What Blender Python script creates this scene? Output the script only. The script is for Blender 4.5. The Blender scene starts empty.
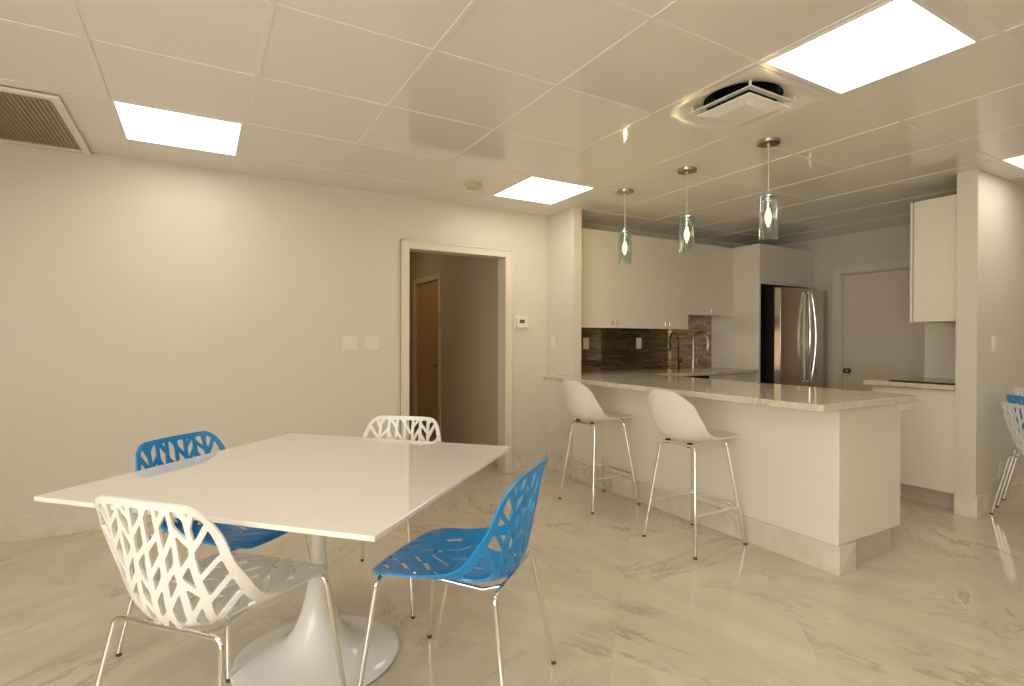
import bpy, bmesh, math, random
from mathutils import Vector, Matrix
random.seed(7)
C = bpy.context.scene
COL = C.collection
PI = math.pi

# ------------------------------------------------------------------ helpers
def BM(): return bmesh.new()

def box(bm, x0, x1, y0, y1, z0, z1):
    vs = [bm.verts.new(p) for p in ((x0,y0,z0),(x1,y0,z0),(x1,y1,z0),(x0,y1,z0),(x0,y0,z1),(x1,y0,z1),(x1,y1,z1),(x0,y1,z1))]
    for f in ((3,2,1,0),(4,5,6,7),(0,1,5,4),(1,2,6,5),(2,3,7,6),(3,0,4,7)):
        bm.faces.new([vs[i] for i in f])
    return bm

def quad(bm, *pts):
    bm.faces.new([bm.verts.new(p) for p in pts]); return bm

def fillet(pts, r, n=6):
    """round the inner corners of a polyline"""
    pts = [Vector(p) for p in pts]; out = [pts[0]]
    for i in range(1, len(pts)-1):
        a, b, c = pts[i-1], pts[i], pts[i+1]
        u = (a-b); w = (c-b); lu, lw = u.length, w.length; u.normalize(); w.normalize()
        ang = u.angle(w)
        d = min(r/math.tan(ang/2), lu*.49, lw*.49)
        p, q = b+u*d, b+w*d
        for k in range(n+1):
            t = k/n
            out.append((1-t)**2*p + 2*t*(1-t)*b + t*t*q)
    out.append(pts[-1]); return out

def tube(bm, pts, r, seg=12, cap=True):
    pts = [Vector(p) for p in pts]
    rs = r if isinstance(r, (list, tuple)) else [r]*len(pts)
    n = len(pts); prev = None; rings = []
    for i, p in enumerate(pts):
        t = (pts[min(i+1,n-1)]-pts[max(i-1,0)]).normalized()
        if prev is None:
            a = Vector((0,0,1)) if abs(t.z) < .9 else Vector((1,0,0))
            nx = t.cross(a).normalized()
        else:
            nx = (prev - t*prev.dot(t)).normalized()
        prev = nx; ny = t.cross(nx)
        rings.append([bm.verts.new(p + rs[i]*(math.cos(2*PI*k/seg)*nx+math.sin(2*PI*k/seg)*ny)) for k in range(seg)])
    for a, b in zip(rings, rings[1:]):
        for k in range(seg):
            bm.faces.new((a[k], a[(k+1)%seg], b[(k+1)%seg], b[k]))
    if cap:
        bm.faces.new(rings[0][::-1]); bm.faces.new(rings[-1])
    return bm

def lathe(bm, prof, seg=48, c=(0,0,0)):
    rings = []
    for r, z in prof:
        if r < 1e-6: rings.append([bm.verts.new((c[0],c[1],c[2]+z))])
        else: rings.append([bm.verts.new((c[0]+r*math.cos(2*PI*k/seg), c[1]+r*math.sin(2*PI*k/seg), c[2]+z)) for k in range(seg)])
    for a, b in zip(rings, rings[1:]):
        for k in range(seg):
            k2 = (k+1)%seg
            if len(a) == 1 and len(b) == 1: continue
            if len(a) == 1: bm.faces.new((a[0], b[k2], b[k]))
            elif len(b) == 1: bm.faces.new((a[k], a[k2], b[0]))
            else: bm.faces.new((a[k], a[k2], b[k2], b[k]))
    return bm

def prism(bm, poly, z0, z1):
    a = [bm.verts.new((x,y,z0)) for x,y in poly]; b = [bm.verts.new((x,y,z1)) for x,y in poly]
    bm.faces.new(a[::-1]); bm.faces.new(b)
    for i in range(len(poly)):
        j = (i+1)%len(poly); bm.faces.new((a[i],a[j],b[j],b[i]))
    return bm

def obj(name, bm, m, parent=None, bevel=0, smooth=False, local=False, segs=2):
    """one mesh object; world coordinates in, unless local (then already in the parent's frame)"""
    bmesh.ops.recalc_face_normals(bm, faces=bm.faces)
    if parent is not None and not local:
        bmesh.ops.transform(bm, matrix=Matrix.Translation(-parent.matrix_basis.translation), verts=bm.verts)
    org = None
    if parent is None and not local:
        xs = [v.co for v in bm.verts]
        org = Vector(((min(v.x for v in xs)+max(v.x for v in xs))/2, (min(v.y for v in xs)+max(v.y for v in xs))/2, min(v.z for v in xs)))
        bmesh.ops.transform(bm, matrix=Matrix.Translation(-org), verts=bm.verts)
    me = bpy.data.meshes.new(name); bm.to_mesh(me); bm.free()
    if smooth:
        for p in me.polygons: p.use_smooth = True
        me.set_sharp_from_angle(angle=math.radians(40 if smooth is True else smooth))
    me.materials.append(m)
    o = bpy.data.objects.new(name, me); COL.objects.link(o)
    if org is not None: o.location = org
    if parent is not None: o.parent = parent
    if bevel:
        md = o.modifiers.new('bevel', 'BEVEL'); md.width = bevel; md.segments = segs; md.limit_method = 'ANGLE'; md.angle_limit = math.radians(50)
    return o

def tag(o, label, cat, group=None):
    o['label'] = label; o['category'] = cat
    if group: o['group'] = group
    return o

def thing(name, label, cat, loc=(0,0,0), rotz=0, group=None):
    o = bpy.data.objects.new(name, None); o.empty_display_size = .1; COL.objects.link(o)
    o.location = loc; o.rotation_euler = (0,0,rotz)
    o.matrix_basis = Matrix.Translation(loc) @ Matrix.Rotation(rotz, 4, 'Z')
    return tag(o, label, cat, group)

def struct(name, bm, m, parent=None, bevel=0, label=None):
    o = obj(name, bm, m, parent, bevel)
    if parent is None: o['kind'] = 'structure'
    if label: o['label'] = label
    return o

def dup(root, loc, rotz, label, swap=None):
    r = root.copy(); COL.objects.link(r); r.location = loc; r.rotation_euler = (0,0,rotz); r['label'] = label
    def rec(src, dst):
        for ch in list(src.children):
            c = ch.copy(); COL.objects.link(c); c.parent = dst
            if swap and ch.type == 'MESH' and ch.data.materials[0] == swap[0]:
                c.material_slots[0].link = 'OBJECT'; c.material_slots[0].material = swap[1]
            rec(ch, c)
    rec(root, r); return r

# ------------------------------------------------------------------ materials
def mat(name, col, rough=.5, metal=0, spec=.5, **kw):
    m = bpy.data.materials.new(name); m.use_nodes = True
    b = m.node_tree.nodes['Principled BSDF']
    b.inputs['Base Color'].default_value = (*col, 1); b.inputs['Roughness'].default_value = rough
    b.inputs['Metallic'].default_value = metal; b.inputs['Specular IOR Level'].default_value = spec
    for k, v in kw.items():
        b.inputs[k.replace('_', ' ')].default_value = v
    return m

def nodes(m):
    nt = m.node_tree; return nt, nt.nodes['Principled BSDF'], nt.nodes.new, nt.links.new

def emis(name, col, s):
    m = bpy.data.materials.new(name); m.use_nodes = True
    b = m.node_tree.nodes['Principled BSDF']
    b.inputs['Base Color'].default_value = (.8,.8,.8,1)
    b.inputs['Emission Color'].default_value = (*col,1); b.inputs['Emission Strength'].default_value = s
    return m

def soft_noise(m, col_a, col_b, scale, detail=4, bump=0, lo=.35, hi=.65):
    nt, b, N, L = nodes(m)
    tc = N('ShaderNodeNewGeometry'); no = N('ShaderNodeTexNoise'); no.inputs['Scale'].default_value = scale; no.inputs['Detail'].default_value = detail
    L(tc.outputs['Position'], no.inputs['Vector'])
    cr = N('ShaderNodeValToRGB'); cr.color_ramp.elements[0].position = lo; cr.color_ramp.elements[1].position = hi
    cr.color_ramp.elements[0].color = (*col_a,1); cr.color_ramp.elements[1].color = (*col_b,1)
    L(no.outputs['Fac'], cr.inputs['Fac']); L(cr.outputs['Color'], b.inputs['Base Color'])
    if bump:
        bp = N('ShaderNodeBump'); bp.inputs['Strength'].default_value = bump; bp.inputs['Distance'].default_value = .002
        L(no.outputs['Fac'], bp.inputs['Height']); L(bp.outputs['Normal'], b.inputs['Normal'])
    return m

def marble(name, base, vein, joints=True, size=.762, off=(0,0), rough=.1, vein_amt=.55, scale=1.0):
    """polished veined stone; with joints = laid as square tiles at 45 degrees, each tile with its own veins"""
    m = mat(name, base, rough)
    nt, b, N, L = nodes(m)
    g = N('ShaderNodeNewGeometry')
    rot = N('ShaderNodeVectorRotate'); rot.rotation_type = 'Z_AXIS'; rot.inputs['Angle'].default_value = PI/4
    L(g.outputs['Position'], rot.inputs['Vector'])
    add = N('ShaderNodeVectorMath'); add.operation = 'ADD'; add.inputs[1].default_value = (off[0], off[1], 0)
    L(rot.outputs['Vector'], add.inputs[0])
    dv = N('ShaderNodeVectorMath'); dv.operation = 'DIVIDE'; dv.inputs[1].default_value = (size, size, 1000)
    L(add.outputs['Vector'], dv.inputs[0])
    src = add.outputs['Vector']
    if joints:
        fl = N('ShaderNodeVectorMath'); fl.operation = 'FLOOR'; L(dv.outputs['Vector'], fl.inputs[0])
        wn = N('ShaderNodeTexWhiteNoise'); wn.noise_dimensions = '3D'; L(fl.outputs['Vector'], wn.inputs['Vector'])
        sc = N('ShaderNodeVectorMath'); sc.operation = 'MULTIPLY_ADD'; sc.inputs[1].default_value = (14,14,14)
        L(wn.outputs['Color'], sc.inputs[0]); L(add.outputs['Vector'], sc.inputs[2]); src = sc.outputs['Vector']
    # slanted, stretched veins
    mp = N('ShaderNodeMapping'); mp.inputs['Rotation'].default_value = (0,0,.5); mp.inputs['Scale'].default_value = (.85*scale, 2.3*scale, 1.2*scale)
    if joints:
        vr = N('ShaderNodeVectorRotate'); vr.rotation_type = 'Z_AXIS'; an = N('ShaderNodeMath'); an.operation = 'MULTIPLY'; an.inputs[1].default_value = 2.4
        L(wn.outputs['Value'], an.inputs[0]); L(an.outputs[0], vr.inputs['Angle']); L(src, vr.inputs['Vector']); src = vr.outputs['Vector']
    L(src, mp.inputs['Vector'])
    n1 = N('ShaderNodeTexNoise'); n1.inputs['Scale'].default_value = .9; n1.inputs['Detail'].default_value = 10; n1.inputs['Roughness'].default_value = .62; n1.inputs['Distortion'].default_value = .35
    L(mp.outputs['Vector'], n1.inputs['Vector'])
    a1 = N('ShaderNodeMath'); a1.operation = 'SUBTRACT'; a1.inputs[1].default_value = .5; L(n1.outputs['Fac'], a1.inputs[0])
    a2 = N('ShaderNodeMath'); a2.operation = 'ABSOLUTE'; L(a1.outputs[0], a2.inputs[0])
    cr = N('ShaderNodeValToRGB'); cr.color_ramp.elements[0].position = 0; cr.color_ramp.elements[0].color = (1,1,1,1)
    cr.color_ramp.elements[1].position = .02; cr.color_ramp.elements[1].color = (0,0,0,1)
    L(a2.outputs[0], cr.inputs['Fac'])
    n2 = N('ShaderNodeTexNoise'); n2.inputs['Scale'].default_value = 1.3*scale; n2.inputs['Detail'].default_value = 3
    L(src, n2.inputs['Vector'])
    c2 = N('ShaderNodeValToRGB'); c2.color_ramp.elements[0].position = .42; c2.color_ramp.elements[1].position = .68
    L(n2.outputs['Fac'], c2.inputs['Fac'])
    mu = N('ShaderNodeMath'); mu.operation = 'MULTIPLY'; L(cr.outputs['Color'], mu.inputs[0]); L(c2.outputs['Color'], mu.inputs[1])
    m2 = N('ShaderNodeMath'); m2.operation = 'MULTIPLY'; m2.inputs[1].default_value = vein_amt; L(mu.outputs[0], m2.inputs[0])
    # broad cloudy tone
    n3 = N('ShaderNodeTexNoise'); n3.inputs['Scale'].default_value = 2.2*scale; n3.inputs['Detail'].default_value = 5; L(mp.outputs['Vector'], n3.inputs['Vector'])
    c3 = N('ShaderNodeValToRGB'); c3.color_ramp.elements[0].position = .3; c3.color_ramp.elements[1].position = .7
    c3.color_ramp.elements[0].color = (*[x*.90 for x in base],1); c3.color_ramp.elements[1].color = (*[min(1,x*1.06) for x in base],1)
    L(n3.outputs['Fac'], c3.inputs['Fac'])
    mx = N('ShaderNodeMix'); mx.data_type = 'RGBA'; L(m2.outputs[0], mx.inputs['Factor']); L(c3.outputs['Color'], mx.inputs['A']); mx.inputs['B'].default_value = (*vein,1)
    out = mx.outputs['Result']
    if joints:
        fr = N('ShaderNodeVectorMath'); fr.operation = 'FRACTION'; L(dv.outputs['Vector'], fr.inputs[0])
        sp = N('ShaderNodeSeparateXYZ'); L(fr.outputs['Vector'], sp.inputs[0])
        mns = []
        for ax in ('X','Y'):
            q = N('ShaderNodeMath'); q.operation = 'LESS_THAN'; q.inputs[1].default_value = .0026/size*1.2; L(sp.outputs[ax], q.inputs[0]); mns.append(q)
        mxx = N('ShaderNodeMath'); mxx.operation = 'MAXIMUM'; L(mns[0].outputs[0], mxx.inputs[0]); L(mns[1].outputs[0], mxx.inputs[1])
        mm = N('ShaderNodeMix'); mm.data_type = 'RGBA'; fa = N('ShaderNodeMath'); fa.operation = 'MULTIPLY'; fa.inputs[1].default_value = .28
        L(mxx.outputs[0], fa.inputs[0]); L(fa.outputs[0], mm.inputs['Factor']); L(out, mm.inputs['A']); mm.inputs['B'].default_value = (*[x*.6 for x in base],1)
        out = mm.outputs['Result']
    L(out, b.inputs['Base Color'])
    return m

WALLC = (.765,.71,.605)
M = {}
M['wall'] = soft_noise(mat('wall_paint', WALLC, .38), tuple(x*.985 for x in WALLC), WALLC, 1.7)
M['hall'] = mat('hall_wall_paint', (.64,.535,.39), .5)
M['ceil'] = soft_noise(mat('ceiling_tile_vinyl', (.87,.845,.79), .065, spec=.45), (.865,.84,.785), (.875,.85,.795), 3)
M['grid'] = mat('ceiling_grid_enamel', (.88,.86,.81), .25)
M['floor'] = marble('floor_marble_tile', (.69,.61,.475), (.36,.28,.18), off=(.16,.227), rough=.10, scale=1.25, vein_amt=.68)
M['base'] = marble('baseboard_marble_tile', (.79,.73,.61), (.45,.37,.26), joints=False, rough=.14, scale=1.6, vein_amt=.65)
M['counter'] = marble('countertop_marble', (.72,.655,.53), (.33,.27,.19), joints=False, rough=.06, scale=3.0, vein_amt=.7)
M['trim'] = mat('trim_paint', (.82,.75,.62), .3)
M['cab'] = mat('cabinet_gloss_lacquer', (.845,.79,.68), .12, spec=.35)
M['cabsatin'] = mat('cabinet_satin_lacquer', (.82,.775,.68), .35)
M['cabmatt'] = mat('bar_panel_laminate', (.87,.83,.745), .3)
M['kick'] = mat('toe_kick_aluminium', (.66,.61,.53), .35, .2)
M['chrome'] = mat('chrome', (.86,.85,.83), .08, 1)
M['steel'] = mat('brushed_steel', (.52,.46,.38), .24, 1)
M['bronze'] = mat('dark_bronze', (.16,.12,.08), .3, 1)
M['nickel'] = mat('brushed_nickel', (.50,.44,.36), .28, 1)
M['white'] = mat('white_plastic', (.90,.885,.85), .25)
M['blue'] = mat('blue_plastic', (.016,.29,.70), .28)
M['tablewhite'] = mat('table_gloss_white', (.91,.875,.82), .07, Coat_Weight=.4)
M['pedestal'] = mat('pedestal_gloss_white', (.90,.88,.84), .12)
M['stoolwhite'] = mat('stool_plastic', (.86,.83,.77), .3)
M['black'] = mat('black_plastic', (.012,.011,.010), .4)
M['rubber'] = mat('dark_rubber', (.09,.08,.07), .6)
M['duct'] = mat('duct_dark_metal', (.045,.043,.04), .5, .3)
M['blackglass'] = mat('black_glass', (.01,.01,.01), .06)
M['plate'] = mat('switch_plate_plastic', (.85,.81,.72), .3)
M['grey'] = mat('grey_lcd', (.16,.15,.12), .2)
M['hallwood'] = mat('hall_door_paint', (.62,.42,.20), .4)
M['door'] = mat('kitchen_door_paint', (.80,.725,.60), .35)
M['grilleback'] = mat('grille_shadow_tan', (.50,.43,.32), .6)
M['slat'] = mat('grille_cream_enamel', (.78,.71,.58), .5)
M['smoke'] = mat('aged_cream_plastic', (.68,.56,.38), .45)
M['cord'] = mat('clear_cord', (.75,.70,.60), .3)
M['panel'] = emis('light_panel_diffuser', (1.0,.905,.80), 4.3)
M['bulb'] = emis('bulb_glow', (1.0,.70,.34), 130)

def glass(name, tint, glow=None):
    m = bpy.data.materials.new(name); m.use_nodes = True; nt = m.node_tree
    nt.nodes.remove(nt.nodes['Principled BSDF']); N = nt.nodes.new; L = nt.links.new
    out = nt.nodes['Material Output']
    t = N('ShaderNodeBsdfTransparent'); t.inputs['Color'].default_value = (*tint,1)
    gl = N('ShaderNodeBsdfGlossy'); gl.inputs['Roughness'].default_value = .04
    lw = N('ShaderNodeLayerWeight'); lw.inputs['Blend'].default_value = .35
    mp = N('ShaderNodeMath'); mp.operation = 'MULTIPLY'; mp.inputs[1].default_value = .55; L(lw.outputs['Facing'], mp.inputs[0])
    mx = N('ShaderNodeMixShader'); L(mp.outputs[0], mx.inputs[0]); L(t.outputs[0], mx.inputs[1]); L(gl.outputs[0], mx.inputs[2]); L(mx.outputs[0], out.inputs['Surface'])
    if glow:
        em = N('ShaderNodeEmission'); em.inputs['Color'].default_value = (*glow[:3],1); em.inputs['Strength'].default_value = glow[3]
        ad = N('ShaderNodeAddShader'); L(mx.outputs[0], ad.inputs[0]); L(em.outputs[0], ad.inputs[1]); L(ad.outputs[0], out.inputs['Surface'])
    return m
M['glass'] = glass('pendant_glass', (.955,.985,.975))
M['bulbglass'] = glass('amber_bulb_glass', (1.0,.93,.80), (1.0,.52,.16,1.3))

def mosaic():
    m = mat('glass_mosaic', (.2,.14,.09), .04, 1, .8)
    nt, b, N, L = nodes(m)
    g = N('ShaderNodeNewGeometry'); sp = N('ShaderNodeSeparateXYZ'); cb = N('ShaderNodeCombineXYZ')
    L(g.outputs['Position'], sp.inputs[0]); L(sp.outputs['X'], cb.inputs['X']); L(sp.outputs['Z'], cb.inputs['Y'])
    br = N('ShaderNodeTexBrick'); br.inputs['Scale'].default_value = 1; br.inputs['Brick Width'].default_value = .13; br.inputs['Row Height'].default_value = .026
    br.inputs['Mortar Size'].default_value = .0022; br.inputs['Bias'].default_value = -.1
    br.inputs['Color1'].default_value = (.27,.215,.15,1); br.inputs['Color2'].default_value = (.50,.41,.30,1); br.inputs['Mortar'].default_value = (.22,.17,.12,1)
    L(cb.outputs[0], br.inputs['Vector']); L(br.outputs['Color'], b.inputs['Base Color'])
    r = N('ShaderNodeMapRange'); r.inputs['To Min'].default_value = .04; r.inputs['To Max'].default_value = .6
    L(br.outputs['Fac'], r.inputs['Value']); L(r.outputs['Result'], b.inputs['Roughness'])
    return m
M['mosaic'] = mosaic()

# ------------------------------------------------------------------ camera (solved from the ceiling grid)
F_PX, YAW, PIT, ROLL = 540.585, .524957, -.0061168, .0025567
H = 1.22
def cam_axis(x, y, z):
    c, s = math.cos(ROLL), math.sin(ROLL); x, y = c*x-s*y, s*x+c*y
    c, s = math.cos(PIT), math.sin(PIT); y, z = c*y+s*z, -s*y+c*z
    c, s = math.cos(YAW), math.sin(YAW)
    return Vector((c*x+s*z, -s*x+c*z, y))
cd = bpy.data.cameras.new('camera'); cam = bpy.data.objects.new('camera', cd); COL.objects.link(cam)
R, U, B = cam_axis(1,0,0), cam_axis(0,1,0), -cam_axis(0,0,1)
mw = Matrix((R, U, B)).transposed().to_4x4(); mw.translation = (0,0,H); cam.matrix_world = mw
cd.sensor_fit = 'HORIZONTAL'; cd.sensor_width = 36; cd.lens = F_PX/1024*36; cd.clip_start = .05
C.camera = cam

# ------------------------------------------------------------------ room shell
ZC = 2.40
YA = 4.30            # wall with the doorway
YK = 4.335           # kitchen rear wall
YJ = 4.42            # hall side of the doorway wall
XK = 6.23            # kitchen side wall with the door
XL, XR, YF = -2.6, 8.0, -3.6
TX = lambda i: -.386+.61*i
TY = lambda j: 2.69+.61*j

struct('floor', box(BM(), XL-.1, XR+.1, YF-.1, 8.6, -.06, 0), M['floor'])
# ceiling tiles with the openings of the lights and the air diffuser left open
LIGHTS = [(0,1), (4,1), (4,-3), (8,-3), (0,-3), (0,-7), (4,-7), (8,-7)]
DIFF = (4,-2)
bm = BM()
for i in range(-4, 15):
    for j in range(-11, 4):
        x0, x1, y0, y1 = max(TX(i),XL), min(TX(i+1),XR), max(TY(j),YF), min(TY(j+1),4.5)
        if x1 <= x0 or y1 <= y0: continue
        if (i,j) == DIFF: continue
        quad(bm, (x0,y0,ZC),(x0,y1,ZC),(x1,y1,ZC),(x1,y0,ZC))
quad(bm, (XL,YF,ZC+.3),(XL,4.5,ZC+.3),(XR,4.5,ZC+.3),(XR,YF,ZC+.3))
struct('ceiling', bm, M['ceil'])
bm = BM(); g = .011
for i in range(-3, 15): box(bm, TX(i)-g, TX(i)+g, YF, YA if TX(i) < 2.9 else YK, ZC-.003, ZC+.004)
for j in range(-10, 4):
    for i in range(-4, 14):
        x0, x1 = max(TX(i)+g, XL), min(TX(i+1)-g, XR)
        if j == 3 : continue
        box(bm, x0, x1, TY(j)-g, TY(j)+g, ZC-.003, ZC+.004)
o = struct('trim_1', bm, M['grid']); o['label'] = 'metal grid of the suspended ceiling'

# wall with the doorway: opening x 1.504-2.414, z 0-1.97
bm = BM()
box(bm, XL, 1.49, YA, YJ, 0, ZC); box(bm, 2.43, 2.88, YA, YJ, 0, ZC); box(bm, 1.49, 2.43, YA, YJ, 1.985, ZC)
struct('wall_back', bm, M['wall'])
struct('wall_pier', box(BM(), 2.88, 2.968, 3.885, YK, 0, ZC), M['wall'])
struct('wall_kitchen_back', box(BM(), 2.968, XK+.1, YK, YK+.1, 0, ZC), M['wall'])
bm = BM(); DY0, DY1 = 2.60, 3.40
box(bm, XK, XK+.1, 1.735, DY0, 0, ZC); box(bm, XK, XK+.1, DY1, YK, 0, ZC); box(bm, XK, XK+.1, DY0, DY1, 1.965, ZC)
struct('wall_kitchen_side', bm, M['wall'])
struct('wall_right', box(BM(), 4.63, XR, 1.615, 1.735, 0, ZC), M['wall'])
struct('wall_cooktop', box(BM(), 5.30, 5.38, 1.735, 2.20, 0, ZC-.02), M['wall'])
bm = BM(); box(bm, XL-.1, XL, YF, -3.0, 0, ZC); box(bm, XL-.1, XL, 1.1, YJ, 0, ZC); box(bm, XL-.1, XL, -3.0, 1.1, 0, .50); box(bm, XL-.1, XL, -3.0, 1.1, 2.15, ZC)
struct('wall_left', bm, M['wall'])
struct('wall_front', box(BM(), XL-.1, XR+.1, YF-.1, YF, 0, ZC), M['wall'])
WY0, WY1, WZ0, WZ1 = -3.0, 1.1, .50, 2.15
M['fill_glow'] = emis('window_fill_glow', (1.0,.965,.91), 3.9)  # window out of view, added as a glowing fill for the room
o = struct('fill_window', box(BM(), XL-.06, XL-.05, WY0, WY1, WZ0, WZ1), M['fill_glow']); o['label'] = 'unseen window added in the left wall, glowing as fill light'
bm = BM()
for y in (WY0, (2*WY0+WY1)/3-.025, (WY0+2*WY1)/3-.025, WY1-.05): box(bm, XL-.045, XL+.01, y, y+.05, WZ0, WZ1)
for z in (WZ0, WZ1-.05): box(bm, XL-.045, XL+.01, WY0, WY1, z, z+.05)
f_ = obj('fill_window_frame', bm, M['trim'], None); f_.parent = o; f_.location = f_.location-o.location
struct('wall_far_right', box(BM(), XR, XR+.1, YF, 1.735, 0, ZC), M['wall'])
# hallway behind the doorway
HX, HZ = 2.52, 2.40
bm = BM(); box(bm, HX, HX+.08, YJ, 6.12, 0, HZ); box(bm, HX, HX+.08, 6.92, 8.5, 0, HZ); box(bm, HX, HX+.08, 6.12, 6.92, 1.955, HZ)
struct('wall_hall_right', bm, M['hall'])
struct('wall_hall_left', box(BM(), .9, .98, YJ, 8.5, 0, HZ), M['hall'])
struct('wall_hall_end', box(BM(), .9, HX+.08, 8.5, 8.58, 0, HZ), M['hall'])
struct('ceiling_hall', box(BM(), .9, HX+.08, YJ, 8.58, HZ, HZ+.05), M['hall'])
t_ = thing('hall_fill_light', 'unseen dome lamp added on the hallway ceiling as fill light', 'ceiling light', (1.7,6.4,HZ-.1))  # lamp out of view, added to brighten the dark hallway
bm = BM(); lathe(bm, [(0,-.09),(.05,-.085),(.10,-.06),(.13,-.02),(.13,-.016)], 32, (1.7,6.4,HZ)); obj('dome', bm, emis('warm_fill_dome', (1.0,.74,.48), 9), t_, smooth=True)
bm = BM(); lathe(bm, [(.0,-.016),(.14,-.016),(.14,0),(0,0)], 32, (1.7,6.4,HZ)); obj('base_plate', bm, M['trim'], t_)
# hall door (recessed leaf, casing, handle)
bm = BM(); box(bm, HX-.016, HX, 6.05, 6.12, 0, 2.02); box(bm, HX-.016, HX, 6.92, 6.99, 0, 2.02); box(bm, HX-.016, HX, 6.12, 6.92, 1.955, 2.02)
struct('trim_2', bm, M['trim'], bevel=.003)
d = struct('door_2', box(BM(), HX+.02, HX+.055, 6.122, 6.918, .006, 1.952), M['hallwood'], label='brown hallway door')
bm = BM(); lathe(bm, [(0,0),(.026,0),(.026,.006),(.010,.008),(.010,.04),(0,.04)], 20)
tube(bm, [(0,0,.038),(0,.11,.038)], .008, 10)
bmesh.ops.transform(bm, matrix=Matrix.Translation((HX+.02,6.20,.90)) @ Matrix.Rotation(-PI/2,4,'Y'), verts=bm.verts)
h_ = obj('door_handle', bm, M['nickel'], None, smooth=True)
h_.parent = d; h_.location = h_.location - d.location

# doorway casing + jamb
def casing(bm, x0, x1, z1, y, w=.072, t=.016, s=-1):
    ya, yb = sorted((y, y+s*t))
    box(bm, x0-w, x0, ya, yb, 0, z1+w); box(bm, x1, x1+w, ya, yb, 0, z1+w); box(bm, x0, x1, ya, yb, z1, z1+w)
    # raised outer bead
    yc, yd = sorted((y, y+s*(t+.006)))
    box(bm, x0-w, x0-w+.016, yc, yd, 0, z1+w); box(bm, x1+w-.016, x1+w, yc, yd, 0, z1+w); box(bm, x0-w, x1+w, yc, yd, z1+w-.016, z1+w)
bm = BM(); casing(bm, 1.504, 2.414, 1.97, YA); casing(bm, 1.504, 2.414, 1.97, YJ, s=1)
box(bm, 1.488, 1.504, YA-.004, YJ+.004, 0, 1.986); box(bm, 2.414, 2.43, YA-.004, YJ+.004, 0, 1.986); box(bm, 1.504, 2.414, YA-.004, YJ+.004, 1.97, 1.986)
struct('door_1', bm, M['trim'], bevel=.003, label='open doorway with cream casing')
# kitchen door
bm = BM()
for y0, y1, z0, z1 in ((DY0-.085,DY0,0,2.05),(DY1,DY1+.085,0,2.05),(DY0,DY1,1.965,2.05)): box(bm, XK-.018, XK, y0, y1, z0, z1)
box(bm, XK, XK+.09, DY0-.002, DY0+.012, 0, 1.965); box(bm, XK, XK+.09, DY1-.012, DY1+.002, 0, 1.965); box(bm, XK, XK+.09, DY0, DY1, 1.953, 1.967)
struct('trim_3', bm, M['trim'], bevel=.004)
d = struct('door_3', box(BM(), XK+.02, XK+.058, DY0+.014, DY1-.014, .006, 1.95), M['door'], bevel=.002, label='plain cream kitchen door')
bm = BM(); lathe(bm, [(0,0),(.032,0),(.032,.006),(.013,.010),(.012,.03),(.024,.036),(.029,.048),(.027,.062),(.016,.070),(0,.072)], 24)
bmesh.ops.transform(bm, matrix=Matrix.Translation((XK+.02,3.325,.885)) @ Matrix.Rotation(-PI/2,4,'Y'), verts=bm.verts)
k_ = obj('door_knob', bm, M['bronze'], None, smooth=True); k_.parent = d; k_.location = k_.location - d.location

# marble skirting
t = .013; HB = .148
struct('baseboard_back', box(box(BM(), XL, 1.430, YA-t, YA, 0, HB), 2.488, 2.88-t, YA-t, YA, 0, HB), M['base'], bevel=.002)
bm = BM(); box(bm, 2.88-t, 2.88, 3.885, YA, 0, HB); struct('baseboard_pier', bm, M['base'], bevel=.002)
bm = BM(); box(bm, 4.63-t, 4.63, 1.615-t, 1.735, 0, HB); box(bm, 4.63, XR, 1.615-t, 1.615, 0, HB)
struct('baseboard_right', bm, M['base'], bevel=.002)
struct('baseboard_left', box(BM(), XL, XL+t, YF, YA-t, 0, HB), M['base'], bevel=.002)

# ------------------------------------------------------------------ ceiling fittings
names = {(0,1): 'square lit ceiling panel nearest the return air grille, over the blank wall',
         (4,1): 'lit ceiling panel in front of the doorway, beside the smoke detector',
         (4,-3): 'largest lit ceiling panel, next to the round air diffuser',
         (8,-3): 'lit ceiling panel at the right edge, above the switch wall',
         (0,-3): 'lit ceiling panel above the camera, out of frame', (0,-7): 'lit ceiling panel behind the camera at left',
         (4,-7): 'lit ceiling panel behind the camera in the middle', (8,-7): 'lit ceiling panel behind the camera at right'}
for i, j in LIGHTS:
    x0, x1, y0, y1 = TX(i)+.012, TX(i+1)-.012, TY(j)+(.06 if (i,j) == (4,-3) else -.004), TY(j+1)-.012
    t_ = thing('ceiling_light', names[(i,j)], 'ceiling light', ((x0+x1)/2,(y0+y1)/2,ZC-.008), 0, 'square ceiling light panels')
    bm = BM(); w = .012
    box(bm, x0, x1, y0, y0+w, ZC-.007, ZC-.0005); box(bm, x0, x1, y1-w, y1, ZC-.007, ZC-.0005)
    box(bm, x0, x0+w, y0+w, y1-w, ZC-.007, ZC-.0005); box(bm, x1-w, x1, y0+w, y1-w, ZC-.007, ZC-.0005)
    obj('light_frame', bm, M['grid'], t_)
    obj('diffuser', box(BM(), x0+w, x1-w, y0+w, y1-w, ZC-.004, ZC-.001), M['panel'], t_)

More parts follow.
